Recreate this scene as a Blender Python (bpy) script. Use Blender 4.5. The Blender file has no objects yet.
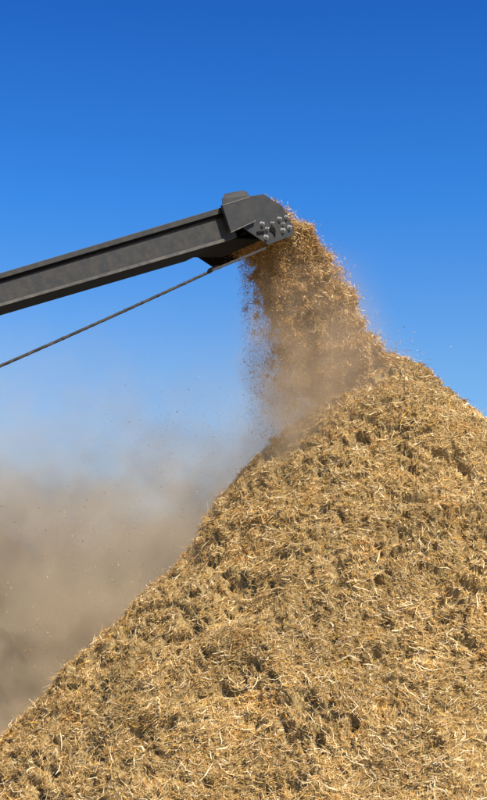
import bpy, math, random
import numpy as np
from mathutils import Vector, Matrix

rng = np.random.default_rng(7)
random.seed(7)
scene = bpy.context.scene
COL = scene.collection
R = math.radians

# ------------------------------------------------------------------ camera
F = 1360.0                       # focal length in pixels of the 487x800 photo
CAM = np.array([0.0, 0.0, 1.6])
PITCH = math.atan(240.0 / F)     # horizon at y = 640
FWD = np.array([0, math.cos(PITCH), math.sin(PITCH)])
UPV = np.array([0, -math.sin(PITCH), math.cos(PITCH)])
RGT = np.array([1.0, 0, 0])
cam_data = bpy.data.cameras.new('camera')
cam = bpy.data.objects.new('camera', cam_data)
COL.objects.link(cam)
cam.location = CAM
cam.rotation_euler = (math.pi / 2 + PITCH, 0, 0)
cam_data.sensor_fit = 'VERTICAL'
cam_data.sensor_height = 24
cam_data.lens = 24 * F / 800.0
cam_data.clip_end = 5000
scene.camera = cam


def ray(px, py):
    return FWD + RGT * ((px - 243.5) / F) + UPV * ((400 - py) / F)


def at(px, py, Y):
    r = ray(px, py)
    return CAM + r * (Y / r[1])


def project(P):
    q = P - CAM
    d = q @ FWD
    return 243.5 + F * (q @ RGT) / d, 400 - F * (q @ UPV) / d, d


# ------------------------------------------------------------------ helpers
def tag(o, label=None, cat=None, group=None, kind=None):
    if label: o['label'] = label
    if cat: o['category'] = cat
    if group: o['group'] = group
    if kind: o['kind'] = kind
    return o


def link(name, me, mats, parent=None):
    o = bpy.data.objects.new(name, me)
    COL.objects.link(o)
    for m in (mats if isinstance(mats, (list, tuple)) else [mats]):
        me.materials.append(m)
    if parent is not None:
        o.parent = parent
        o.matrix_parent_inverse = parent_matrix(parent).inverted()
    return o


def parent_matrix(p):
    m = Matrix.LocRotScale(p.location, p.rotation_euler, p.scale)
    if p.parent is not None:
        m = parent_matrix(p.parent) @ p.matrix_parent_inverse @ m
    return m


def pymesh(name, verts, faces, mats, parent=None, smooth=False, bevel=0.0):
    me = bpy.data.meshes.new(name)
    me.from_pydata([tuple(map(float, v)) for v in verts], [], faces)
    me.validate(); me.update()
    o = link(name, me, mats, parent)
    import bmesh
    bm = bmesh.new(); bm.from_mesh(me)
    bmesh.ops.recalc_face_normals(bm, faces=bm.faces)
    bm.to_mesh(me); bm.free()
    if smooth:
        for p in me.polygons: p.use_smooth = True
    if bevel:
        b = o.modifiers.new('bevel', 'BEVEL'); b.width = bevel; b.segments = 2
        b.limit_method = 'ANGLE'
    return o


def bigmesh(name, V, Q, col, matidx, mats, parent=None, smooth=None):
    """fast all-quad mesh with a colour per vertex"""
    me = bpy.data.meshes.new(name)
    n, m = len(V), len(Q)
    me.vertices.add(n); me.vertices.foreach_set('co', V.astype(np.float32).ravel())
    me.loops.add(m * 4); me.loops.foreach_set('vertex_index', Q.astype(np.int32).ravel())
    me.polygons.add(m)
    me.polygons.foreach_set('loop_start', (np.arange(m) * 4).astype(np.int32))
    if matidx is not None:
        me.polygons.foreach_set('material_index', matidx.astype(np.int32))
    if smooth is not None:
        me.polygons.foreach_set('use_smooth', smooth.astype(bool))
    me.update(calc_edges=True)
    a = me.attributes.new('tint', 'FLOAT_COLOR', 'POINT')
    c = np.ones((n, 4), np.float32); c[:, :3] = col
    a.data.foreach_set('color', c.ravel())
    return link(name, me, mats, parent)


# ------------------------------------------------------------------ numpy noise
def _hash(ix, iy, iz, seed):
    h = (ix.astype(np.int64) * 374761393 + iy.astype(np.int64) * 668265263
         + iz.astype(np.int64) * 2147483647 + seed * 974634777) & 0xffffffff
    h = ((h ^ (h >> 13)) * 1274126177) & 0xffffffff
    h = ((h ^ (h >> 16)) * 2246822519) & 0xffffffff
    h = h ^ (h >> 15)
    return (h & 0xffffff).astype(np.float32) / float(0xffffff)


def vnoise(P, scale, seed=0):
    p = P / scale
    i = np.floor(p).astype(np.int64); f = (p - i).astype(np.float32)
    f = f * f * f * (f * (f * 6 - 15) + 10)
    out = 0
    for dx in (0, 1):
        wx = f[:, 0] if dx else 1 - f[:, 0]
        for dy in (0, 1):
            wy = f[:, 1] if dy else 1 - f[:, 1]
            for dz in (0, 1):
                wz = f[:, 2] if dz else 1 - f[:, 2]
                out = out + wx * wy * wz * _hash(i[:, 0] + dx, i[:, 1] + dy, i[:, 2] + dz, seed)
    return out * 2 - 1


def norm(v):
    return v / np.maximum(np.linalg.norm(v, axis=1, keepdims=True), 1e-9)


def smoothstep(a, b, x):
    t = np.clip((x - a) / (b - a), 0, 1)
    return t * t * (3 - 2 * t)


# ------------------------------------------------------------------ materials
def new_mat(name):
    m = bpy.data.materials.new(name); m.use_nodes = True
    nt = m.node_tree
    return m, nt, nt.nodes['Principled BSDF'], nt.nodes['Material Output']


def N(nt, t, **kw):
    n = nt.nodes.new(t)
    for k, v in kw.items(): setattr(n, k, v)
    return n


def fibre_material(name, rough=0.75):
    m, nt, b, out = new_mat(name)
    at_ = N(nt, 'ShaderNodeAttribute', attribute_name='tint')
    tc = N(nt, 'ShaderNodeTexCoord')
    nz = N(nt, 'ShaderNodeTexNoise'); nz.inputs['Scale'].default_value = 60; nz.inputs['Detail'].default_value = 3
    nt.links.new(tc.outputs['Object'], nz.inputs['Vector'])
    mr = N(nt, 'ShaderNodeMapRange'); mr.inputs['To Min'].default_value = 0.65; mr.inputs['To Max'].default_value = 1.35
    mr.inputs['From Min'].default_value = 0.25; mr.inputs['From Max'].default_value = 0.75
    nt.links.new(nz.outputs['Fac'], mr.inputs['Value'])
    mx = N(nt, 'ShaderNodeMix', data_type='RGBA', blend_type='MULTIPLY'); mx.inputs['Factor'].default_value = 1
    nt.links.new(at_.outputs['Color'], mx.inputs['A']); nt.links.new(mr.outputs['Result'], mx.inputs['B'])
    nt.links.new(mx.outputs['Result'], b.inputs['Base Color'])
    b.inputs['Roughness'].default_value = rough
    b.inputs['Specular IOR Level'].default_value = 0.15
    return m


def paint_material(name, base, dust, amount=0.35, rough=0.5, scale=6.0, metallic=0.0):
    m, nt, b, out = new_mat(name)
    tc = N(nt, 'ShaderNodeTexCoord')
    n1 = N(nt, 'ShaderNodeTexNoise'); n1.inputs['Scale'].default_value = scale; n1.inputs['Detail'].default_value = 8
    n1.inputs['Roughness'].default_value = 0.65
    n2 = N(nt, 'ShaderNodeTexNoise'); n2.inputs['Scale'].default_value = scale * 9; n2.inputs['Detail'].default_value = 6
    nt.links.new(tc.outputs['Object'], n1.inputs['Vector']); nt.links.new(tc.outputs['Object'], n2.inputs['Vector'])
    r1 = N(nt, 'ShaderNodeMapRange'); r1.inputs['From Min'].default_value = 0.38; r1.inputs['From Max'].default_value = 0.72
    nt.links.new(n1.outputs['Fac'], r1.inputs['Value'])
    r2 = N(nt, 'ShaderNodeMapRange'); r2.inputs['From Min'].default_value = 0.62; r2.inputs['From Max'].default_value = 0.74
    nt.links.new(n2.outputs['Fac'], r2.inputs['Value'])
    ad = N(nt, 'ShaderNodeMath', operation='MULTIPLY_ADD'); ad.inputs[1].default_value = 0.5
    nt.links.new(r2.outputs['Result'], ad.inputs[0]); nt.links.new(r1.outputs['Result'], ad.inputs[2])
    ml = N(nt, 'ShaderNodeMath', operation='MULTIPLY', use_clamp=True); ml.inputs[1].default_value = amount
    nt.links.new(ad.outputs[0], ml.inputs[0])
    mx = N(nt, 'ShaderNodeMix', data_type='RGBA')
    mx.inputs['A'].default_value = (*base, 1); mx.inputs['B'].default_value = (*dust, 1)
    nt.links.new(ml.outputs[0], mx.inputs['Factor'])
    nt.links.new(mx.outputs['Result'], b.inputs['Base Color'])
    rr = N(nt, 'ShaderNodeMapRange'); rr.inputs['To Min'].default_value = rough - 0.1; rr.inputs['To Max'].default_value = min(1, rough + 0.3)
    nt.links.new(n1.outputs['Fac'], rr.inputs['Value']); nt.links.new(rr.outputs['Result'], b.inputs['Roughness'])
    bp = N(nt, 'ShaderNodeBump'); bp.inputs['Strength'].default_value = 0.12; bp.inputs['Distance'].default_value = 0.01
    nt.links.new(n2.outputs['Fac'], bp.inputs['Height']); nt.links.new(bp.outputs['Normal'], b.inputs['Normal'])
    b.inputs['Metallic'].default_value = metallic
    b.inputs['Specular IOR Level'].default_value = 0.3
    return m


M_FIBRE = fibre_material('straw_fibre')
M_MULCH = fibre_material('matted_mulch', 0.9)
M_PAINT = paint_material('dusty_grey_paint', (0.036, 0.036, 0.034), (0.15, 0.12, 0.08), 0.28, scale=13)
M_PLATE = paint_material('dark_plate_paint', (0.034, 0.035, 0.034), (0.14, 0.12, 0.085), 0.22, scale=9)
M_LIP = paint_material('worn_edge_paint', (0.075, 0.072, 0.066), (0.24, 0.2, 0.15), 0.5, scale=12)
M_RUBBER = paint_material('belt_rubber', (0.014, 0.014, 0.014), (0.05, 0.04, 0.028), 0.25, 0.85)
M_RUBBER.node_tree.nodes['Principled BSDF'].inputs['Specular IOR Level'].default_value = 0.06
M_STEEL = paint_material('bolt_steel', (0.42, 0.41, 0.39), (0.16, 0.13, 0.10), 0.4, 0.42, scale=60, metallic=0.6)
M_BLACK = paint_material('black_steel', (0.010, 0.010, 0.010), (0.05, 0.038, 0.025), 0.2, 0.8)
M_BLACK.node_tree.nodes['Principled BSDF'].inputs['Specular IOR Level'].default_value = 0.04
M_CABLE = paint_material('greasy_cable', (0.02, 0.019, 0.018), (0.16, 0.13, 0.095), 0.6, 0.7, scale=18)
M_GROUND = paint_material('dusty_ground', (0.26, 0.19, 0.11), (0.38, 0.29, 0.18), 0.8, 0.95, scale=1.5)

PAL = np.array([[0.50, 0.345, 0.155],    # tan
                [0.60, 0.445, 0.225],    # straw
                [0.37, 0.235, 0.095],    # brown
                [0.22, 0.135, 0.055],    # dark brown
                [0.88, 0.77, 0.58],      # pale
                [0.58, 0.36, 0.085],     # ochre
                [0.42, 0.20, 0.11],      # reddish
                [0.36, 0.30, 0.12]])     # olive


def pick(n, w):
    w = np.array(w, float); w /= w.sum()
    c = PAL[rng.choice(len(PAL), n, p=w)] * np.array([1.10, 0.99, 0.76])
    return c * rng.uniform(0.8, 1.18, (n, 1))


def ribbons(P, D, NR, L, W, col, bend=0.35, twist=0.6, K=4):
    """N curved tapering shreds centred on P: returns verts, quads, colours"""
    n = len(P)
    D = norm(D)
    S = norm(np.cross(D, NR))
    U = np.cross(S, D)
    a = rng.normal(0, twist, n)[:, None]
    S2 = S * np.cos(a) + U * np.sin(a)
    b1 = (rng.normal(0, bend, n)[:, None] * S + np.abs(rng.normal(0, bend * 0.5, n))[:, None] * U)
    b2 = rng.normal(0, bend * 0.9, n)[:, None] * S + rng.normal(0, bend * 0.4, n)[:, None] * U
    us = np.linspace(-0.5, 0.5, K)
    tap = np.interp(us, [-0.5, -0.2, 0.2, 0.5], [0.55, 1, 0.95, 0.3])
    V = np.empty((n, K, 2, 3), np.float32)
    L = L[:, None]; W = W[:, None]
    for k, u in enumerate(us):
        c = P + D * L * u + b1 * L * (u * u * 2 - 0.16) + b2 * L * (u ** 3 * 4 - u * 0.5)
        V[:, k, 0] = c - S2 * W * 0.5 * tap[k]
        V[:, k, 1] = c + S2 * W * 0.5 * tap[k]
    base = (np.arange(n) * K * 2)[:, None]
    q = []
    for k in range(K - 1):
        q.append(np.stack([base[:, 0] + 2 * k, base[:, 0] + 2 * k + 1, base[:, 0] + 2 * k + 3, base[:, 0] + 2 * k + 2], 1))
    Q = np.concatenate(q)
    C = np.repeat(col, K * 2, axis=0)
    return V.reshape(-1, 3), Q, C


class Acc:
    def __init__(s): s.V = []; s.Q = []; s.C = []; s.M = []; s.S = []; s.n = 0
    def add(s, V, Q, C, m, smooth=False):
        s.V.append(V); s.Q.append(Q + s.n); s.C.append(C)
        s.M.append(np.full(len(Q), m)); s.S.append(np.full(len(Q), smooth)); s.n += len(V)
    def build(s, name, mats):
        return bigmesh(name, np.concatenate(s.V), np.concatenate(s.Q), np.concatenate(s.C),
                       np.concatenate(s.M), mats, None, np.concatenate(s.S))


def grid_quads(nu, nv, wrap=False):
    i = np.arange(nu - 1 if not wrap else nu)[:, None]; j = np.arange(nv - 1)[None, :]
    i2 = (i + 1) % nu
    return np.stack([(i * nv + j), (i2 * nv + j), (i2 * nv + j + 1), (i * nv + j + 1)], -1).reshape(-1, 4)


# ------------------------------------------------------------------ the heap
class Heap:
    def __init__(s, apex, slopes, rough=1.0, seed=0, pits=()):
        s.apex = np.array(apex, float); s.seed = seed; s.rough = rough
        s.r = np.linspace(0, 12, 1200)
        sl = np.interp(s.r, *slopes)
        s.z = -np.concatenate([[0], np.cumsum((sl[1:] + sl[:-1]) / 2 * np.diff(s.r))])
        s.sl = sl
        s.pits = pits

    def base(s, th, r):
        z = np.interp(r, s.r, s.z)
        P = np.stack([s.apex[0] + r * np.cos(th), s.apex[1] + r * np.sin(th), s.apex[2] + z], 1)
        sl = np.interp(r, s.r, s.sl)
        n = np.stack([sl * np.cos(th), sl * np.sin(th), np.ones_like(r)], 1)
        return P, norm(n)

    def disp(s, P):
        k = s.seed
        Pw = P + 0.05 * np.stack([vnoise(P, 0.2, k + 31), vnoise(P, 0.2, k + 32), vnoise(P, 0.2, k + 33)], 1)
        big = 0.11 * vnoise(P, 1.1, k + 1) + 0.07 * vnoise(Pw, 0.5, k + 2) + 0.11 * (0.6 - np.abs(vnoise(Pw, 0.62, k + 21)))
        cl = 1 - np.abs(vnoise(Pw, 0.26, k + 3))          # billowy clumps
        cl2 = 1 - np.abs(vnoise(Pw, 0.12, k + 4))
        med = 0.055 * (cl - 0.7) + 0.032 * (cl2 - 0.7)
        fine = 0.016 * vnoise(Pw, 0.045, k + 5) + 0.011 * vnoise(P, 0.021, k + 6)
        # open gaps between clumps
        g = vnoise(Pw, 0.085, k + 7) + 0.60 * vnoise(P, 0.5, k + 8) + 0.4 * vnoise(P, 0.03, k + 12)
        gap = smoothstep(0.34, 0.66, g)
        g2 = vnoise(P, 0.042, k + 14) + 0.5 * vnoise(P, 0.3, k + 15)
        gap2 = smoothstep(0.42, 0.62, g2)
        d = s.rough * (big + med + fine) - 0.10 * gap - 0.04 * gap2
        hole = np.maximum(gap * 0.75, gap2 * 0.35)
        for c, rad, dep, sx, sz in s.pits:
            q = Pw - c
            e = np.sqrt((q[:, 0] / sx) ** 2 + (q[:, 1]) ** 2 + ((q[:, 2] - sz * q[:, 0]) ) ** 2) / rad
            h = np.exp(-e ** 3)
            d = d - (dep * 1.15 if dep > 0 else dep) * h
            hole = np.maximum(hole, smoothstep(0.2, 0.6, h) * (dep > 0))
        return d, hole

    def surf(s, th, r):
        P, n = s.base(th, r)
        d, hole = s.disp(P)
        return P + n * d[:, None], n, hole


APEX = at(398, 365, 14.7)
SLOPES = ([0, 0.12, 0.45, 0.9, 1.3, 2.0, 12], [0.05, 0.6, 0.74, 0.86, 1.1, 1.04, 1.0])

main = Heap(APEX, SLOPES, seed=3)


def hit(h, px, py):
    """where the line of sight through a photo pixel meets the undisturbed heap"""
    d = ray(px, py); d = d / np.linalg.norm(d)
    t = np.linspace(7, 16, 1800)
    P = CAM + d * t[:, None]
    r = np.hypot(P[:, 0] - h.apex[0], P[:, 1] - h.apex[1])
    below = P[:, 2] < h.apex[2] + np.interp(r, h.r, h.z)
    k = int(np.argmax(below)) if below.any() else -1
    return P[k]


pit_px = [(437, 457, .055, .22, 1.5, -.3), (448, 465, .045, .18, 1.6, -.4), (461, 469, .05, .2, 1.4, -.2), (418, 449, .04, .12, 1.8, -.5),
          (341, 570, .085, .22, 1.0, 0), (336, 585, .05, .15, 1.5, 0), (309, 512, .05, .14, 1, 0), (325, 517, .05, .14, 1.2, 0),
          (418, 505, .06, .12, 1.6, 0), (440, 616, .06, .17, 1.5, -.3), (278, 636, .06, .14, 1.4, 0), (396, 684, .05, .18, 2.8, -.5),
          (338, 722, .05, .16, 1.6, -.6), (357, 730, .045, .16, 1.4, -.4), (428, 717, .05, .14, 1, 0), (212, 565, .08, .12, 1.6, .3),
          (240, 690, .05, .15, 2.6, 0), (222, 688, .06, .14, 1.4, 0), (268, 640, .04, .12, 1, 0), (283, 625, .04, .1, 1, 0),
          (150, 776, .06, .15, 2.0, 0), (125, 770, .05, .12, 1.6, 0), (210, 787, .05, .15, 1, 0), (300, 785, .05, .12, 1.6, 0),
          (275, 523, .04, .12, 1.4, 0), (265, 530, .05, .12, 1.2, 0), (330, 470, .04, .1, 1.5, 0), (478, 560, .05, .13, 1, 0),
          (180, 640, .05, .1, 1.6, 0), (60, 742, .05, .1, 1.8, 0), (390, 575, .04, .12, 1, 0), (455, 690, .04, .1, 1, 0)]
main.pits = [(at(421, 372, 14.7), 0.20, -0.08, 1.3, 0)] + [(hit(main, x, y), r, d, sx, sz) for x, y, r, d, sx, sz in pit_px]
SUN_EL, SUN_AZ = 50.0, 38.0         # azimuth: degrees to the right of straight behind the camera


def heap_fibres(h, acc, n, Lm, Wm, weights, view=True, lift=0.28, rmax=5.6, off=0.012, gapkeep=0.24,
                thr=(-math.pi, math.pi), spread=0.85):
    """shreds lying on the heap; density follows what the place shows nearest"""
    th = rng.uniform(thr[0], thr[1], n); r = rmax * np.sqrt(rng.uniform(0, 1, n))
    P, nn = h.base(th, r)
    keep = P[:, 2] > -0.1
    if view:
        x, y, d = project(P)
        tocam = norm(CAM - P)
        keep &= (x > -110) & (x < 597) & (y < 900) & ((nn * tocam).sum(1) > -0.22)
        keep &= rng.uniform(0, 1, n) < (9.3 / d) ** 1.3
    th, r = th[keep], r[keep]
    P, nn, hole = h.surf(th, r)
    k2 = rng.uniform(0, 1, len(P)) > hole * (1 - gapkeep)
    P, nn, th = P[k2], nn[k2], th[k2]
    n = len(P)
    down = norm(np.stack([np.cos(th), np.sin(th), -np.ones(n)], 1))
    down = norm(down - nn * (down * nn).sum(1, keepdims=True))
    side = np.cross(nn, down)
    a = vnoise(P, 0.55, 71) * 1.9 + rng.normal(0, spread, n)
    D = side * np.cos(a)[:, None] + down * np.sin(a)[:, None] + nn * rng.normal(0, lift, n)[:, None]
    L = np.clip(np.exp(rng.normal(math.log(Lm), 0.42, n)), 0.012, 0.26)
    W = np.clip(np.exp(rng.normal(math.log(Wm), 0.35, n)), 0.0014, 0.014)
    P = P + nn * (rng.uniform(-0.2, 1, n) * off)[:, None]
    # patches of differing colour
    patch = vnoise(P, 0.35, 81) * 0.6 + vnoise(P, 0.9, 82) * 0.5
    c = pick(n, weights)
    c = c * (1 + 0.26 * patch[:, None])
    och = smoothstep(0.35, 0.75, vnoise(P, 0.22, 83))[:, None] * 0.45
    c = c * (1 - och) + c * np.array([1.12, 0.88, 0.55]) * och
    NR = norm(nn + rng.normal(0, 0.35, (n, 3)))
    acc.add(*ribbons(P, D, NR, L, W, c), 1)


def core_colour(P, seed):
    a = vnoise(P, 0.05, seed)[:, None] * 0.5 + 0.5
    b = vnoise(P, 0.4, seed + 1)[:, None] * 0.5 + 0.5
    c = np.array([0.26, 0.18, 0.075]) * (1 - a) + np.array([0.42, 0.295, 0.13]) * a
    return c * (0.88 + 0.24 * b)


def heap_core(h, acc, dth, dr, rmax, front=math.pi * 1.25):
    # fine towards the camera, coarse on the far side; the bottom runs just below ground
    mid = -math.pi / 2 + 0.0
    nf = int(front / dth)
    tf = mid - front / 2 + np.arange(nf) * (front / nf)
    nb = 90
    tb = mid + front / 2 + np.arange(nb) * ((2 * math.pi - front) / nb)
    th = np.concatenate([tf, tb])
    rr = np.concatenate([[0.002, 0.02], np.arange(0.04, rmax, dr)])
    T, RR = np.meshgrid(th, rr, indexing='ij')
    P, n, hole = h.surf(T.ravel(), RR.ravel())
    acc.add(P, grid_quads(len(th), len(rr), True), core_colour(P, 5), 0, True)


acc = Acc()
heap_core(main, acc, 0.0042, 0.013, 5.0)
WT = [30, 26, 20, 7, 9, 5, 2, 3]
heap_fibres(main, acc, 780000, 0.038, 0.0050, WT, thr=(-math.pi * 1.08, math.pi * 0.08), rmax=5.2)
heap_fibres(main, acc, 140000, 0.078, 0.0044, [26, 36, 8, 2, 18, 8, 1, 1], thr=(-math.pi * 1.08, math.pi * 0.08),
            rmax=5.2, lift=0.42, off=0.03, gapkeep=0.5)
heap_fibres(main, acc, 26000, 0.12, 0.0046, [10, 34, 4, 1, 44, 5, 0, 2], thr=(-math.pi * 1.08, math.pi * 0.08),
            rmax=5.2, lift=0.42, off=0.045, gapkeep=0.7)
heap_fibres(main, acc, 30000, 0.09, 0.010, WT, view=False, rmax=5.2)
pile = acc.build('mulch_pile', [M_MULCH, M_FIBRE])
tag(pile, 'tall heap of golden shredded straw mulch under the conveyor filling the foreground', 'pile', kind='stuff')

# a second heap far behind the dust
far = Heap(at(-62, 497, 30), ([0, 0.3, 1.2, 12], [0.1, 0.6, 0.8, 0.85]), rough=1.6, seed=40)
acc = Acc()
heap_core(far, acc, 0.012, 0.05, 8.0)
heap_fibres(far, acc, 50000, 0.13, 0.02, WT, view=False, rmax=8.0, thr=(-math.pi, 0.3))
fp = acc.build('mulch_pile', [M_MULCH, M_FIBRE])
tag(fp, 'hazy distant heap of pale mulch at the left edge behind the dust', 'pile', kind='stuff')

# ------------------------------------------------------------------ ground
gn = 80
gx = np.sinh(np.linspace(-6, 6, gn)) * 8.0
gX, gY = np.meshgrid(gx, gx + 14, indexing='ij')
gP = np.stack([gX.ravel(), gY.ravel(), np.zeros(gn * gn)], 1)
dist = np.hypot(gP[:, 0], gP[:, 1] - 14)
gP[:, 2] = np.where(dist < 60, 0.03 * vnoise(gP, 2.3, 50), 0) - 0.02
g = bigmesh('ground', gP, grid_quads(gn, gn), np.full((gn * gn, 3), 0.3), None, [M_GROUND])
tag(g, kind='structure')

# ------------------------------------------------------------------ conveyor
PSI = math.atan(0.645)
HDIR = np.array([math.cos(PSI), math.sin(PSI), 0])
WDIR = np.array([-math.sin(PSI), math.cos(PSI), 0])     # from the near side to the far side
WID = 0.92
C0 = at(258, 220, 13.6)


def C(px, py, off=0.0):
    r = ray(px, py)
    t = ((C0 - CAM) @ WDIR) / (r @ WDIR)
    return CAM + r * t + WDIR * off


def on_plane(px, py, w):
    # the point seen at a photo pixel on the upright plane w metres into the conveyor's width
    r = ray(px, py)
    return CAM + r * (((C0 + WDIR * w - CAM) @ WDIR) / (r @ WDIR))


BD = C(222, 240) - C(0, 304)
BD = BD / np.linalg.norm(BD)                   # up along the beam
BV = np.cross(WDIR, BD); BV /= np.linalg.norm(BV)
if BV[2] < 0: BV = -BV
B0 = C(222, 241.5)                             # lower front edge of the beam web at the head
root = bpy.data.objects.new('stacking_conveyor', None)
COL.objects.link(root)
root.location = B0
tag(root, 'dark grey conveyor boom reaching in from the left and dropping mulch', 'conveyor')


def bp(a, v, w):
    """point: a metres along the boom from its head, v above the lower edge, w into its width"""
    v = v * (1 + 0.062 * min(a, 0.0))          # the boom is a little shallower towards its foot
    return B0 + BD * a + BV * v + WDIR * w


def extrude_profile(name, prof, a0, a1, mat, parent=root, bevel=0.004):
    """prof: closed list of (v, w)"""
    n = len(prof)
    vs = [bp(a0, v, w) for v, w in prof] + [bp(a1, v, w) for v, w in prof]
    fs = [tuple(range(n))[::-1], tuple(range(n, 2 * n))]
    fs += [(i, (i + 1) % n, (i + 1) % n + n, i + n) for i in range(n)]
    return pymesh(name, vs, fs, mat, parent, bevel=bevel)


def plate(name, pts, w0, w1, mat, parent=root, bevel=0.003, shift=0.0):
    n = len(pts)
    a = [on_plane(x, y, w0) for x, y in pts]
    vs = [p + WDIR * shift for p in a] + [p + WDIR * (w1 - w0 + shift) for p in a]
    fs = [tuple(range(n)), tuple(range(n, 2 * n))[::-1]]
    fs += [(i, (i + 1) % n, (i + 1) % n + n, i + n) for i in range(n)]
    return pymesh(name, vs, fs, mat, parent, bevel=bevel)


LEN = -5.0
# near beam: rolled channel with an outstanding top angle and a bottom lip
def beam(w, s):
    # s=+1 near side (faces -w), s=-1 far side
    pr = [(0.0, 0), (0.0, 0.10), (0.012, 0.10), (0.012, 0.012), (0.322, 0.012), (0.322, 0.07),
          (0.334, 0.07), (0.334, -0.040), (0.276, -0.040), (0.276, -0.031), (0.322, -0.031), (0.322, 0.0)]
    b = extrude_profile('side_beam', [(v, w + s * q) for v, q in pr], LEN, 0.20 if s > 0 else -0.02, M_PAINT)
    extrude_profile('edge_angle', [(v, w + s * q) for v, q in
                    [(-0.012, -0.022), (0.020, -0.022), (0.020, -0.015), (-0.003, -0.015), (-0.003, 0.06), (-0.012, 0.06)]],
                    LEN, 0.03 if s > 0 else -0.03, M_LIP, parent=b, bevel=0.002)
    extrude_profile('flange_shade_strip', [(v, w + s * q) for v, q in [(0.236, -0.010), (0.318, -0.010), (0.318, -0.003), (0.236, -0.003)]],
                    LEN, 0.19 if s > 0 else -0.03, M_BLACK, parent=b, bevel=0.001)  # strip added for the top flange's cast shadow, put into its black colour
    return b


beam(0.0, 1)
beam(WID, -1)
# belt loop: carrying run and return run joined round the head pulley
PC = C(262, 226)                       # pulley axis on the near plane
pa = (PC - B0) @ BD; pv = (PC - B0) @ BV; pr_ = 0.125
bel = []
for v_, a_list in ((pv + pr_, [LEN, pa]),):
    for a_ in a_list: bel.append((a_, v_))
for k in range(1, 12):
    t_ = math.pi / 2 - math.pi * k / 12
    bel.append((pa + pr_ * math.cos(t_), pv + pr_ * math.sin(t_)))
bel += [(pa, pv - pr_), (pa - 0.5, 0.035), (LEN, 0.035)]
vs = []; fs = []
for (a_, v_) in bel:
    vs += [bp(a_, v_, 0.06), bp(a_, v_, WID - 0.06)]
for k in range(len(bel) - 1):
    fs.append((2 * k, 2 * k + 1, 2 * k + 3, 2 * k + 2))
belt = pymesh('belt', vs, fs, M_RUBBER, root, smooth=False)
so = belt.modifiers.new('solid', 'SOLIDIFY'); so.thickness = 0.014; so.offset = 0


def tube(name, pts, rad, mat, parent=root, seg=12, caps=True, jitter=None):
    pts = [np.array(p, float) for p in pts]
    vs = []; fs = []
    for i, p in enumerate(pts):
        t = pts[min(i + 1, len(pts) - 1)] - pts[max(i - 1, 0)]; t = t / np.linalg.norm(t)
        u = np.cross(t, [0.1, 0.2, 1]); u /= np.linalg.norm(u); v = np.cross(t, u)
        rr = rad if not hasattr(rad, '__len__') else rad[i]
        for k in range(seg):
            a = 2 * math.pi * k / seg
            r2 = rr * (1 + (jitter(i, a) if jitter else 0))
            vs.append(p + r2 * (u * math.cos(a) + v * math.sin(a)))
    for i in range(len(pts) - 1):
        for k in range(seg):
            k2 = (k + 1) % seg
            fs.append((i * seg + k, i * seg + k2, (i + 1) * seg + k2, (i + 1) * seg + k))
    if caps:
        fs.append(tuple(range(seg))[::-1]); fs.append(tuple((len(pts) - 1) * seg + k for k in range(seg)))
    return pymesh(name, vs, fs, mat, parent, smooth=True)


tube('pulley', [PC + WDIR * 0.05, PC + WDIR * (WID - 0.05)], pr_ - 0.012, M_BLACK, seg=28)
for a_ in np.arange(-0.9, LEN, -1.1):
    tube('roller', [bp(a_, 0.225, 0.03), bp(a_, 0.225, WID - 0.03)], 0.045, M_BLACK, seg=14)
for a_ in np.arange(-1.4, LEN, -2.2):
    tube('cross_tube', [bp(a_, 0.06, 0.02), bp(a_, 0.06, WID - 0.02)], 0.02, M_BLACK, seg=10)

HEAD = [(227, 205), (250, 196.2), (263.6, 194), (282.6, 206.5), (294, 227), (294.3, 235), (268.5, 245), (242, 227), (229, 232)]
hp = plate('head_plate', HEAD, -0.075, -0.063, M_PLATE)
plate('head_plate', HEAD, -0.075, -0.063, M_BLACK, shift=WID + 0.138)  # far copy of the plate, shade inside the head put into its black
# raised cover box over the end of the boom, its top folded inwards
cov = plate('cover_box', [(222.6, 206), (249.8, 198), (256, 219.5), (230.8, 231.4)], -0.112, -0.0762, M_PLATE)
plate('fold_lip', [(230.9, 231.5), (256.1, 219.6), (256.4, 221.0), (231.2, 232.9)], -0.118, -0.0762, M_LIP, parent=cov, bevel=0.001)
plate('fold_lip', [(222.4, 204.6), (249.6, 196.6), (249.8, 197.9), (222.6, 205.9)], -0.116, -0.0762, M_LIP, parent=cov, bevel=0.001)
# hood: folded sheet running across the boom above the head
hood_prof = [((222.2, 205.0), -0.10), ((249.6, 197.0), -0.10)]
a0, a1 = (222.6, 204.9), (249.8, 196.9)
e0, e1 = (222.2, 198.6), (249.4, 196.0)
t0, t1 = (224.6, 194.2), (244.2, 190.6)
sec = []
for (l, r_, w) in ((a0, a1, -0.105), (e0, e1, -0.098), (t0, t1, -0.062), (t0, t1, -0.045)):
    sec.append((on_plane(*l, w), on_plane(*r_, w)))
vs = []; fs = []
for l, r_ in sec: vs += [l, r_]
for k in range(len(sec) - 1): fs.append((2 * k, 2 * k + 1, 2 * k + 3, 2 * k + 2))
hood = pymesh('hood', vs, fs, M_PLATE, root)
so = hood.modifiers.new('solid', 'SOLIDIFY'); so.thickness = 0.01; so.offset = 0
# hood end flaps so that it reads as a folded box
plate('hood_end', [(249.4, 196.6), (244.0, 190.8), (246.0, 191.2), (250.6, 196.6)], -0.06, -0.05, M_PLATE, parent=hood, bevel=0.001)
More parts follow.
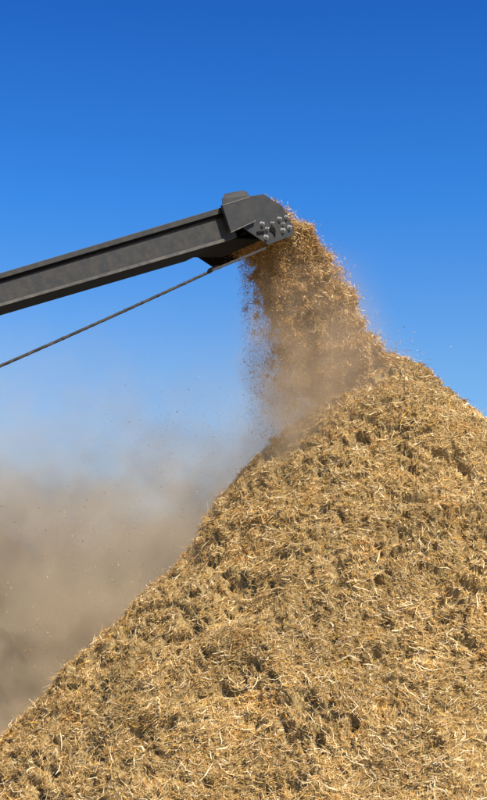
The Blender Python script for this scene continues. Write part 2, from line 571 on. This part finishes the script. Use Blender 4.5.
# black sheet added along the boom's underside, the shade put into its colour
u = [bp(LEN, -0.016, -0.01), bp(LEN, -0.016, WID + 0.01), bp(0.12, -0.016, WID + 0.01), bp(0.0, -0.016, -0.01)]
under = pymesh('underside_shade_sheet', u, [(0, 1, 2, 3)], M_BLACK, root)
so = under.modifiers.new('solid', 'SOLIDIFY'); so.thickness = 0.01
# end scraper bar under the pulley
scr = tube('scraper_bar', [C(246, 232, 0.0), C(246, 232, WID)], 0.022, M_BLACK)


def bolt(px, py, rad, white=True):
    """washer, hex head and a rounded end, standing off the head plate"""
    c = on_plane(px, py, -0.0752); n = -WDIR
    e1_ = BD; e2_ = BV
    vs = []; fs = []
    def ring(r, h, seg, rot=0.0, start=None):
        return [c + n * h + r * (e1_ * math.cos(rot + 2 * math.pi * k / seg) + e2_ * math.sin(rot + 2 * math.pi * k / seg)) for k in range(seg)]
    def stack(rs, seg, rot=0.0):
        b = len(vs)
        for r, h in rs: vs.extend(ring(r, h, seg, rot))
        for i in range(len(rs) - 1):
            for k in range(seg):
                k2 = (k + 1) % seg
                fs.append((b + i * seg + k, b + i * seg + k2, b + (i + 1) * seg + k2, b + (i + 1) * seg + k))
        fs.append(tuple(b + (len(rs) - 1) * seg + k for k in range(seg)))
    rot = random.random()
    stack([(rad * 0.95, 0.0), (rad * 0.95, 0.005), (rad * 0.9, 0.006)], 16)
    stack([(rad * 0.78, 0.0055), (rad * 0.78, 0.018), (rad * 0.70, 0.023)], 6, rot)
    stack([(rad * 0.45, 0.02), (rad * 0.45, 0.034), (rad * 0.34, 0.040), (rad * 0.12, 0.042)], 12)
    return pymesh('bolt', vs, fs, M_STEEL if white else M_BLACK, hp)


for (x, y, r_) in ((261.8, 224.2, .026), (271.8, 223.6, .019), (266.6, 229.2, .021), (265.8, 237.6, .027), (279.0, 219.2, .024),
                   (286.0, 217.6, .024), (282.6, 224.3, .018), (282.6, 230.6, .028), (289.0, 227.6, .026)):
    bolt(x, y, r_ * 1.1)
# bearing take-up slot and a raised black wedge on the plate
plate('adjuster_slot', [(257.2, 231.4), (264.6, 230.8), (265.0, 233.0), (257.6, 234.0)], -0.090, -0.0758, M_BLACK, parent=hp, bevel=0.003)
plate('black_wedge', [(269.8, 227.6), (274.6, 227.0), (276.0, 231.2), (275.4, 237.4), (273.2, 232.8), (270.0, 230.6)], -0.086, -0.0758, M_BLACK, parent=hp, bevel=0.003)

# stay cable under the boom and its flat end strap
ca, cb = C(-150, 430.5, 0.02), C(214, 269.8, 0.02)
npt = 260
pts = []
for i in range(npt):
    t_ = i / (npt - 1)
    pts.append(ca + (cb - ca) * t_ + np.array([0, 0, -0.02 * math.sin(math.pi * t_) + 0.0012 * math.sin(i * 0.9)]))
rr = [0.0145 * (1 + 0.07 * math.sin(i * 1.7) * math.sin(i * 0.23) + (0.22 if i % 47 == 0 else 0)) for i in range(npt)]
tube('stay_cable', pts, rr, M_CABLE, seg=10, jitter=lambda i, a: 0.07 * math.sin(3 * a + i * 0.9))
strap_pts = [(212, 271.8), (212.6, 269.0), (240, 257.6), (266, 246.8), (266.6, 248.8), (241, 260.0)]
plate('end_strap', strap_pts, -0.055, -0.02, M_PAINT)
plate('strap_lug', [(208, 272.5), (211, 267.5), (219, 265.0), (222, 268.0)], -0.018, 0.03, M_BLACK)

# ------------------------------------------------------------------ falling mulch
UP = np.array([(268, 206), (283, 205), (299, 213), (317, 231), (336, 250), (350, 273), (361, 298), (370, 322), (388, 341), (426, 363)], float)
LO = np.array([(268, 232), (283, 240), (286, 262), (288, 285), (290, 308), (292, 332), (294, 355), (296, 378), (298, 402), (302, 430)], float)
UPw = np.array([C(x, y) for x, y in UP]); LOw = np.array([C(x, y) for x, y in LO])
tk = np.linspace(0, 1, len(UP))


def curve(tab, t):
    return np.stack([np.interp(t, tk, tab[:, k]) for k in range(3)], 1)


def stream(t, s, q):
    q = np.asarray(q)[:, None]
    P = curve(UPw, t) * (1 - q) + curve(LOw, t) * q
    spread = 1 + 0.15 * t
    return P + WDIR * ((0.08 + (s - 0.02) * (WID - 0.14)) * spread)[:, None]


def between_plates(P, keep=-0.02):
    # material still inside the head stays behind the near side plate
    wv = (P - C0) @ WDIR; al = (P - C0) @ HDIR
    push = np.where((al < 0.50) & (wv < keep), keep - wv, 0)
    return P + WDIR * push[:, None]


def stream_tangent(t, q):
    q = np.asarray(q)[:, None]
    e = 0.06
    a = curve(UPw, np.clip(t + e, 0, 1)) - curve(UPw, np.clip(t - e, 0, 1))
    b = curve(LOw, np.clip(t + e, 0, 1)) - curve(LOw, np.clip(t - e, 0, 1))
    return norm(a * (1 - q) + b * q)


acc = Acc()
# solid heart of the stream, lumpy all round
nt_, nphi = 300, 260
T, PH = np.meshgrid(np.linspace(0.0, 1.0, nt_), np.linspace(0, 2 * math.pi, nphi, endpoint=False), indexing='ij')


def heart(t, ph):
    qs = 0.30 - 0.09 * t; 
    s = 0.44 + 0.42 * np.cos(ph) * (1 - 0.12 * t)
    q = 0.05 + qs + (qs) * np.sin(ph)
    P = stream(t, s, q)
    c = stream(t, np.full_like(t, 0.44), 0.05 + qs)
    n = norm(P - c)
    Pw = P + 0.05 * np.stack([vnoise(P, 0.15, 91), vnoise(P, 0.15, 92), vnoise(P, 0.15, 93)], 1)
    d = 0.16 * (1 - np.abs(vnoise(Pw, 0.23, 94)) * 2.0) + 0.06 * (1 - np.abs(vnoise(Pw, 0.1, 95)) * 1.8) + 0.02 * vnoise(P, 0.04, 96) + 0.05 * vnoise(P, 0.4, 97)
    d = d - 0.03
    return between_plates(P + n * d[:, None]), n


Pc, nc = heart(T.ravel(), PH.ravel())
# grid_quads wraps its first index, so order as (phi, t)
Pg = Pc.reshape(nt_, nphi, 3).transpose(1, 0, 2).reshape(-1, 3)
acc.add(Pg, grid_quads(nphi, nt_, True), core_colour(Pg, 15) * np.array([1.0, 0.96, 0.95]), 0, True)
WS = [32, 30, 14, 4, 14, 5, 1, 0]


def loose(P, D, Lm, Wm, weights, bend=0.35):
    n = len(P)
    P = between_plates(P, -0.015)
    L = np.clip(np.exp(rng.normal(math.log(Lm), 0.45, n)), 0.006, 0.16)
    W = np.clip(np.exp(rng.normal(math.log(Wm), 0.35, n)), 0.0016, 0.010)
    acc.add(*ribbons(P, D, norm(rng.normal(0, 1, (n, 3))), L, W, pick(n, weights) * np.array([0.97, 0.95, 1.0]), bend=bend), 1)


# shreds bristling from the heart
n = 150000
t = rng.uniform(0, 1, n); ph = rng.uniform(0, 2 * math.pi, n)
P, nn = heart(t, ph)
D = norm(stream_tangent(t, np.full(n, .3)) * 0.5 + rng.normal(0, 0.6, (n, 3)) + nn * 0.25)
loose(P + nn * (rng.exponential(0.02, n))[:, None], D, 0.052, 0.0056, WS)
# clumps flying around it
nc_ = 3600
tc_ = rng.uniform(0.02, 1, nc_); sc = rng.uniform(0, 1, nc_) ** 0.9; qc = np.abs(rng.normal(0, 0.42, nc_))
ok = (qc < 1.0) & (rng.uniform(0, 1, nc_) < np.clip(1.15 - qc * (0.55 + 0.7 * tc_), 0.05, 1))
tc_, sc, qc = tc_[ok], sc[ok], qc[ok]
PCl = stream(tc_, sc, qc) + rng.normal(0, 0.02, (len(tc_), 3))
k = rng.integers(18, 60, len(tc_))
idx = np.repeat(np.arange(len(tc_)), k)
rad = np.repeat(rng.uniform(0.012, 0.045, len(tc_)) * (1.1 - 0.6 * qc), k)
Pp = PCl[idx] + rng.normal(0, 1, (len(idx), 3)) * rad[:, None]
loose(Pp, norm(rng.normal(0, 1, (len(idx), 3)) + stream_tangent(tc_[idx], qc[idx]) * 0.6), 0.036, 0.0046, WS)
# fines raining from the lower, left side
n = 120000
t = rng.uniform(0, 1, n) ** 1.25; s = rng.uniform(0, 1.04, n); q = rng.uniform(0, 1, n) ** 0.8 * 1.04
ok = rng.uniform(0, 1, n) < np.clip(1.25 - q * 0.75, 0.1, 1) * (0.4 + 0.6 * (vnoise(np.stack([t * 4, s * 3, q * 3], 1), 0.5, 99) > -0.15))
t, s, q = t[ok], s[ok], q[ok]
P = stream(t, s, q) + rng.normal(0, 0.025, (len(t), 3))
loose(P, rng.normal(0, 1, (len(t), 3)) + np.array([0, 0, -0.8]), 0.014, 0.0036, [26, 16, 28, 18, 3, 7, 2, 0])
# chips spraying off the crest of the stream and over the shoulder of the heap
n = 4200
t = rng.uniform(0.05, 1, n); s = rng.uniform(0.04, 1, n)
P = stream(t, s, -rng.exponential(0.06, n) * (0.4 + t))
loose(P + rng.normal(0, 0.02, (n, 3)), rng.normal(0, 1, (n, 3)), 0.022, 0.0036, WS)
# sparse chips adrift to the left
n = 9000
P = np.stack([rng.normal(-1.9, 0.9, n), rng.uniform(13.8, 17.5, n), 0.3 + 3.0 * rng.beta(1.6, 2.2, n)], 1)
P = P[vnoise(P, 0.5, 131) + rng.normal(0, 0.3, n) > 0]
loose(P, rng.normal(0, 1, (len(P), 3)), 0.020, 0.0042, [26, 26, 14, 16, 18, 4, 0, 0])
n = 2600
P = at(0, 0, 14) * 0 + np.stack([rng.normal(-0.55, 0.55, n), rng.uniform(13.6, 16.5, n), rng.uniform(1.6, 4.3, n)], 1)
loose(P, rng.normal(0, 1, (n, 3)), 0.012, 0.003, [20, 10, 30, 30, 6, 4, 0, 0])
st = acc.build('falling_mulch', [M_MULCH, M_FIBRE])
tag(st, 'brown shredded mulch pouring off the conveyor head onto the heap', 'mulch stream', kind='stuff')

# ------------------------------------------------------------------ machine tyre seen in the dust at the left edge
ty = bpy.data.objects.new('machine_wheel', None); COL.objects.link(ty)
tcn = at(-56, 664, 15.4); ty.location = (tcn[0], tcn[1], 0)
tag(ty, 'dark rubber machine tyre half hidden in dust at the left edge below the boom', 'wheel')
RT = 0.95
cz = 0.97
prof = [(0.40, -0.20), (0.56, -0.26), (0.86, -0.25), (RT, -0.20), (RT + 0.01, 0), (RT, 0.20), (0.86, 0.25), (0.56, 0.26), (0.40, 0.20), (0.38, 0.0)]
seg = 64
vs = []; fs = []
for k in range(seg):
    a = 2 * math.pi * k / seg
    lug = 0.03 if k % 4 < 2 else 0.0
    for j, (r_, w_) in enumerate(prof):
        r2 = r_ + (lug if 3 <= j <= 5 else 0)
        vs.append((tcn[0] + r2 * math.cos(a), tcn[1] + w_, cz + r2 * math.sin(a)))
m_ = len(prof)
for k in range(seg):
    for j in range(m_):
        fs.append((k * m_ + j, ((k + 1) % seg) * m_ + j, ((k + 1) % seg) * m_ + (j + 1) % m_, k * m_ + (j + 1) % m_))
pymesh('tyre', vs, fs, M_RUBBER, ty)
vs = []; fs = []
rim = [(0.40, -0.12), (0.36, -0.15), (0.30, -0.05), (0.12, -0.04), (0.10, -0.10), (0.01, -0.10)]
for k in range(32):
    a = 2 * math.pi * k / 32
    for r_, w_ in rim: vs.append((tcn[0] + r_ * math.cos(a), tcn[1] + w_, cz + r_ * math.sin(a)))
for k in range(32):
    for j in range(len(rim) - 1):
        b0, b1 = k * len(rim), ((k + 1) % 32) * len(rim)
        fs.append((b0 + j, b1 + j, b1 + j + 1, b0 + j + 1))
rimo = pymesh('rim', vs, fs, M_PAINT, ty)
so = rimo.modifiers.new('solid', 'SOLIDIFY'); so.thickness = 0.012

# ------------------------------------------------------------------ dust
def dust_object(name, centre, half, label, build, rot=(0, 0, 0)):
    x, y, z = half
    vs = [(sx * x, sy * y, sz * z) for sx in (-1, 1) for sy in (-1, 1) for sz in (-1, 1)]
    fs = [(0, 1, 3, 2), (4, 6, 7, 5), (0, 4, 5, 1), (2, 3, 7, 6), (0, 2, 6, 4), (1, 5, 7, 3)]
    me = bpy.data.meshes.new(name); me.from_pydata(vs, [], fs); me.update()
    m = bpy.data.materials.new(name); m.use_nodes = True
    nt = m.node_tree; nt.nodes.clear()
    out = N(nt, 'ShaderNodeOutputMaterial'); vol = N(nt, 'ShaderNodeVolumePrincipled')
    nt.links.new(vol.outputs['Volume'], out.inputs['Volume'])
    tc = N(nt, 'ShaderNodeTexCoord')
    dens = build(nt, tc, vol)
    nt.links.new(dens, vol.inputs['Density'])
    o = link(name, me, m)
    o.location = centre; o.rotation_euler = rot
    tag(o, label, 'dust', kind='stuff')
    return o, m


def vmath(nt, op, a, b=None, c=None, clamp=False):
    n = N(nt, 'ShaderNodeMath', operation=op, use_clamp=clamp)
    for i, v in enumerate((a, b, c)):
        if v is None: continue
        if isinstance(v, (int, float)): n.inputs[i].default_value = v
        else: nt.links.new(v, n.inputs[i])
    return n.outputs[0]


def ramp(nt, v, a, b, lo=0.0, hi=1.0):
    n = N(nt, 'ShaderNodeMapRange', interpolation_type='SMOOTHSTEP')
    n.inputs['From Min'].default_value = a; n.inputs['From Max'].default_value = b
    n.inputs['To Min'].default_value = lo; n.inputs['To Max'].default_value = hi
    nt.links.new(v, n.inputs['Value'])
    return n.outputs['Result']


def noise(nt, tc, scale, detail=3, rough=0.55, dist=0.0):
    n = N(nt, 'ShaderNodeTexNoise'); n.inputs['Scale'].default_value = scale
    n.inputs['Detail'].default_value = detail; n.inputs['Roughness'].default_value = rough
    n.inputs['Distortion'].default_value = dist
    nt.links.new(tc.outputs['Object'], n.inputs['Vector'])
    return n.outputs['Fac']


DC = (-3.2, 17.6, 3.1); DH = (5.2, 4.3, 3.08)


def drift(nt, tc, vol):
    vol.inputs['Color'].default_value = (0.95, 0.81, 0.60, 1)
    vol.inputs['Anisotropy'].default_value = 0.1
    sp = N(nt, 'ShaderNodeSeparateXYZ'); nt.links.new(tc.outputs['Object'], sp.inputs[0])
    x, y, z = sp.outputs
    nz = noise(nt, tc, 0.55, 4, 0.6, 0.4)
    # the top of the bank billows: height above ground plus noise
    zz = vmath(nt, 'ADD', z, vmath(nt, 'MULTIPLY', vmath(nt, 'SUBTRACT', nz, 0.5), -1.7))
    low = ramp(nt, zz, 1.0, -1.3, 0.0, 1.0)
    thin = ramp(nt, zz, 2.8, -0.1, 0.0, 0.13)
    top = ramp(nt, z, 3.05, 2.2, 0, 1)
    skim = ramp(nt, z, -1.7, -2.8, 0.0, 1.1)
    d = vmath(nt, 'MULTIPLY', vmath(nt, 'ADD', vmath(nt, 'ADD', low, skim), thin), top)
    fx = vmath(nt, 'MULTIPLY', ramp(nt, x, -5.2, -4.2), ramp(nt, x, 5.1, 3.6))
    fy = vmath(nt, 'MULTIPLY', ramp(nt, y, -4.3, -2.7), ramp(nt, y, 4.3, 2.5))
    n2 = noise(nt, tc, 2.1, 6, 0.65)
    puff = ramp(nt, n2, 0.38, 0.62, 0.22, 1.9)
    d = vmath(nt, 'MULTIPLY', d, vmath(nt, 'MULTIPLY', fx, fy))
    d = vmath(nt, 'MULTIPLY', d, puff)
    return vmath(nt, 'MULTIPLY', d, 0.88)


o, dm = dust_object('dust_cloud', DC, DH, 'bank of brown dust drifting low at the left behind the heap', drift)

# dust shed by the falling mulch: densest where it lands, drifting left
SC = at(322, 375, 14.35); SH = (1.55, 0.8, 1.6)


def shed(nt, tc, vol):
    vol.inputs['Color'].default_value = (0.90, 0.74, 0.53, 1)
    vol.inputs['Anisotropy'].default_value = 0.1
    sp = N(nt, 'ShaderNodeSeparateXYZ'); nt.links.new(tc.outputs['Object'], sp.inputs[0])
    x, y, z = sp.outputs
    # thick curtain on the left, a thin veil along the right edge of the stream
    nz = noise(nt, tc, 2.2, 5, 0.62, 0.3)
    jit = vmath(nt, 'MULTIPLY', vmath(nt, 'SUBTRACT', nz, 0.5), 0.7)
    xn = vmath(nt, 'ADD', x, jit)
    left = vmath(nt, 'MULTIPLY', ramp(nt, xn, -0.98, -0.30), ramp(nt, xn, 0.75, -0.25))
    left = vmath(nt, 'MULTIPLY', left, ramp(nt, z, 1.55, -0.3, 0.0, 1.0))
    # veil follows the slant x + 0.75 z
    xs = vmath(nt, 'MULTIPLY_ADD', z, 0.75, xn)
    veil = vmath(nt, 'MULTIPLY', ramp(nt, xs, 1.3, 0.4), ramp(nt, x, -0.6, 0.1, 0.0, 0.24))
    d = vmath(nt, 'ADD', left, veil)
    d = vmath(nt, 'MULTIPLY', d, vmath(nt, 'MULTIPLY', ramp(nt, y, -0.79, -0.3), ramp(nt, y, 0.79, 0.3)))
    ends = vmath(nt, 'MULTIPLY', vmath(nt, 'MULTIPLY', ramp(nt, x, -1.54, -1.1), ramp(nt, x, 1.54, 1.2)), ramp(nt, z, 1.59, 1.2))
    d = vmath(nt, 'MULTIPLY', d, ends)
    d = vmath(nt, 'MULTIPLY', d, ramp(nt, nz, 0.3, 0.68, 0.35, 1.65))
    return vmath(nt, 'MULTIPLY', d, 1.7)


o, sm_ = dust_object('dust_cloud', SC, SH, 'tan dust curtain beside the falling mulch above the heap', shed)

# ------------------------------------------------------------------ light
w = bpy.data.worlds.new('World'); scene.world = w; w.use_nodes = True
nt = w.node_tree
bg = nt.nodes['Background']
sky = N(nt, 'ShaderNodeTexSky'); sky.sky_type = 'NISHITA'; sky.sun_disc = False
sky.sun_elevation = R(SUN_EL)
# direction towards the sun
az = R(SUN_AZ)
sd = Vector((math.sin(az) * math.cos(R(SUN_EL)), -math.cos(az) * math.cos(R(SUN_EL)), math.sin(R(SUN_EL))))
sky.sun_rotation = math.atan2(sd.x, sd.y)
sky.air_density = 1.0; sky.dust_density = 0.3; sky.ozone_density = 3.0
tcw = N(nt, 'ShaderNodeTexCoord'); spw = N(nt, 'ShaderNodeSeparateXYZ')
nt.links.new(tcw.outputs['Generated'], spw.inputs[0])
cr = N(nt, 'ShaderNodeValToRGB'); e_ = cr.color_ramp
e_.elements[0].position = 0.0; e_.elements[0].color = (0.88 / 1.5, 0.95 / 1.5, 1.0 / 1.5, 1)
e_.elements[1].position = 1.0; e_.elements[1].color = (0.08 / 1.5, 0.22 / 1.5, 0.5 / 1.5, 1)
for p_, c_ in ((0.196, (0.60, 0.92, 1.19)), (0.315, (0.227, 0.78, 1.40)), (0.438, (0.12, 0.56, 1.26)), (0.62, (0.09, 0.36, 0.85))):
    el = e_.elements.new(p_); el.color = (c_[0] / 1.5, c_[1] / 1.5, c_[2] / 1.5, 1)
nt.links.new(spw.outputs[2], cr.inputs['Fac'])
mw = N(nt, 'ShaderNodeMix', data_type='RGBA', blend_type='MULTIPLY'); mw.inputs['Factor'].default_value = 1
nt.links.new(sky.outputs['Color'], mw.inputs['A']); nt.links.new(cr.outputs['Color'], mw.inputs['B'])
nt.links.new(mw.outputs['Result'], bg.inputs['Color'])
bg.inputs['Strength'].default_value = 0.15
sl = bpy.data.lights.new('sun', 'SUN'); sl.energy = 5.0; sl.angle = R(0.5); sl.color = (1.0, 0.93, 0.81)
so_ = bpy.data.objects.new('sun', sl); COL.objects.link(so_)
so_.rotation_euler = sd.to_track_quat('Z', 'Y').to_euler()
so_.location = (10, -10, 20)

scene.view_settings.view_transform = 'Standard'
scene.view_settings.look = 'None'
scene.view_settings.exposure = 0.3
scene.view_settings.gamma = 1
scene.view_settings.use_curve_mapping = False
cy = scene.cycles
scene.render.engine = 'CYCLES'
cy.max_bounces = 6; cy.diffuse_bounces = 2; cy.glossy_bounces = 2; cy.volume_bounces = 2; cy.transparent_max_bounces = 8
cy.volume_step_rate = 1.0; cy.volume_preview_step_rate = 1.0; cy.volume_max_steps = 128
cy.use_denoising = True
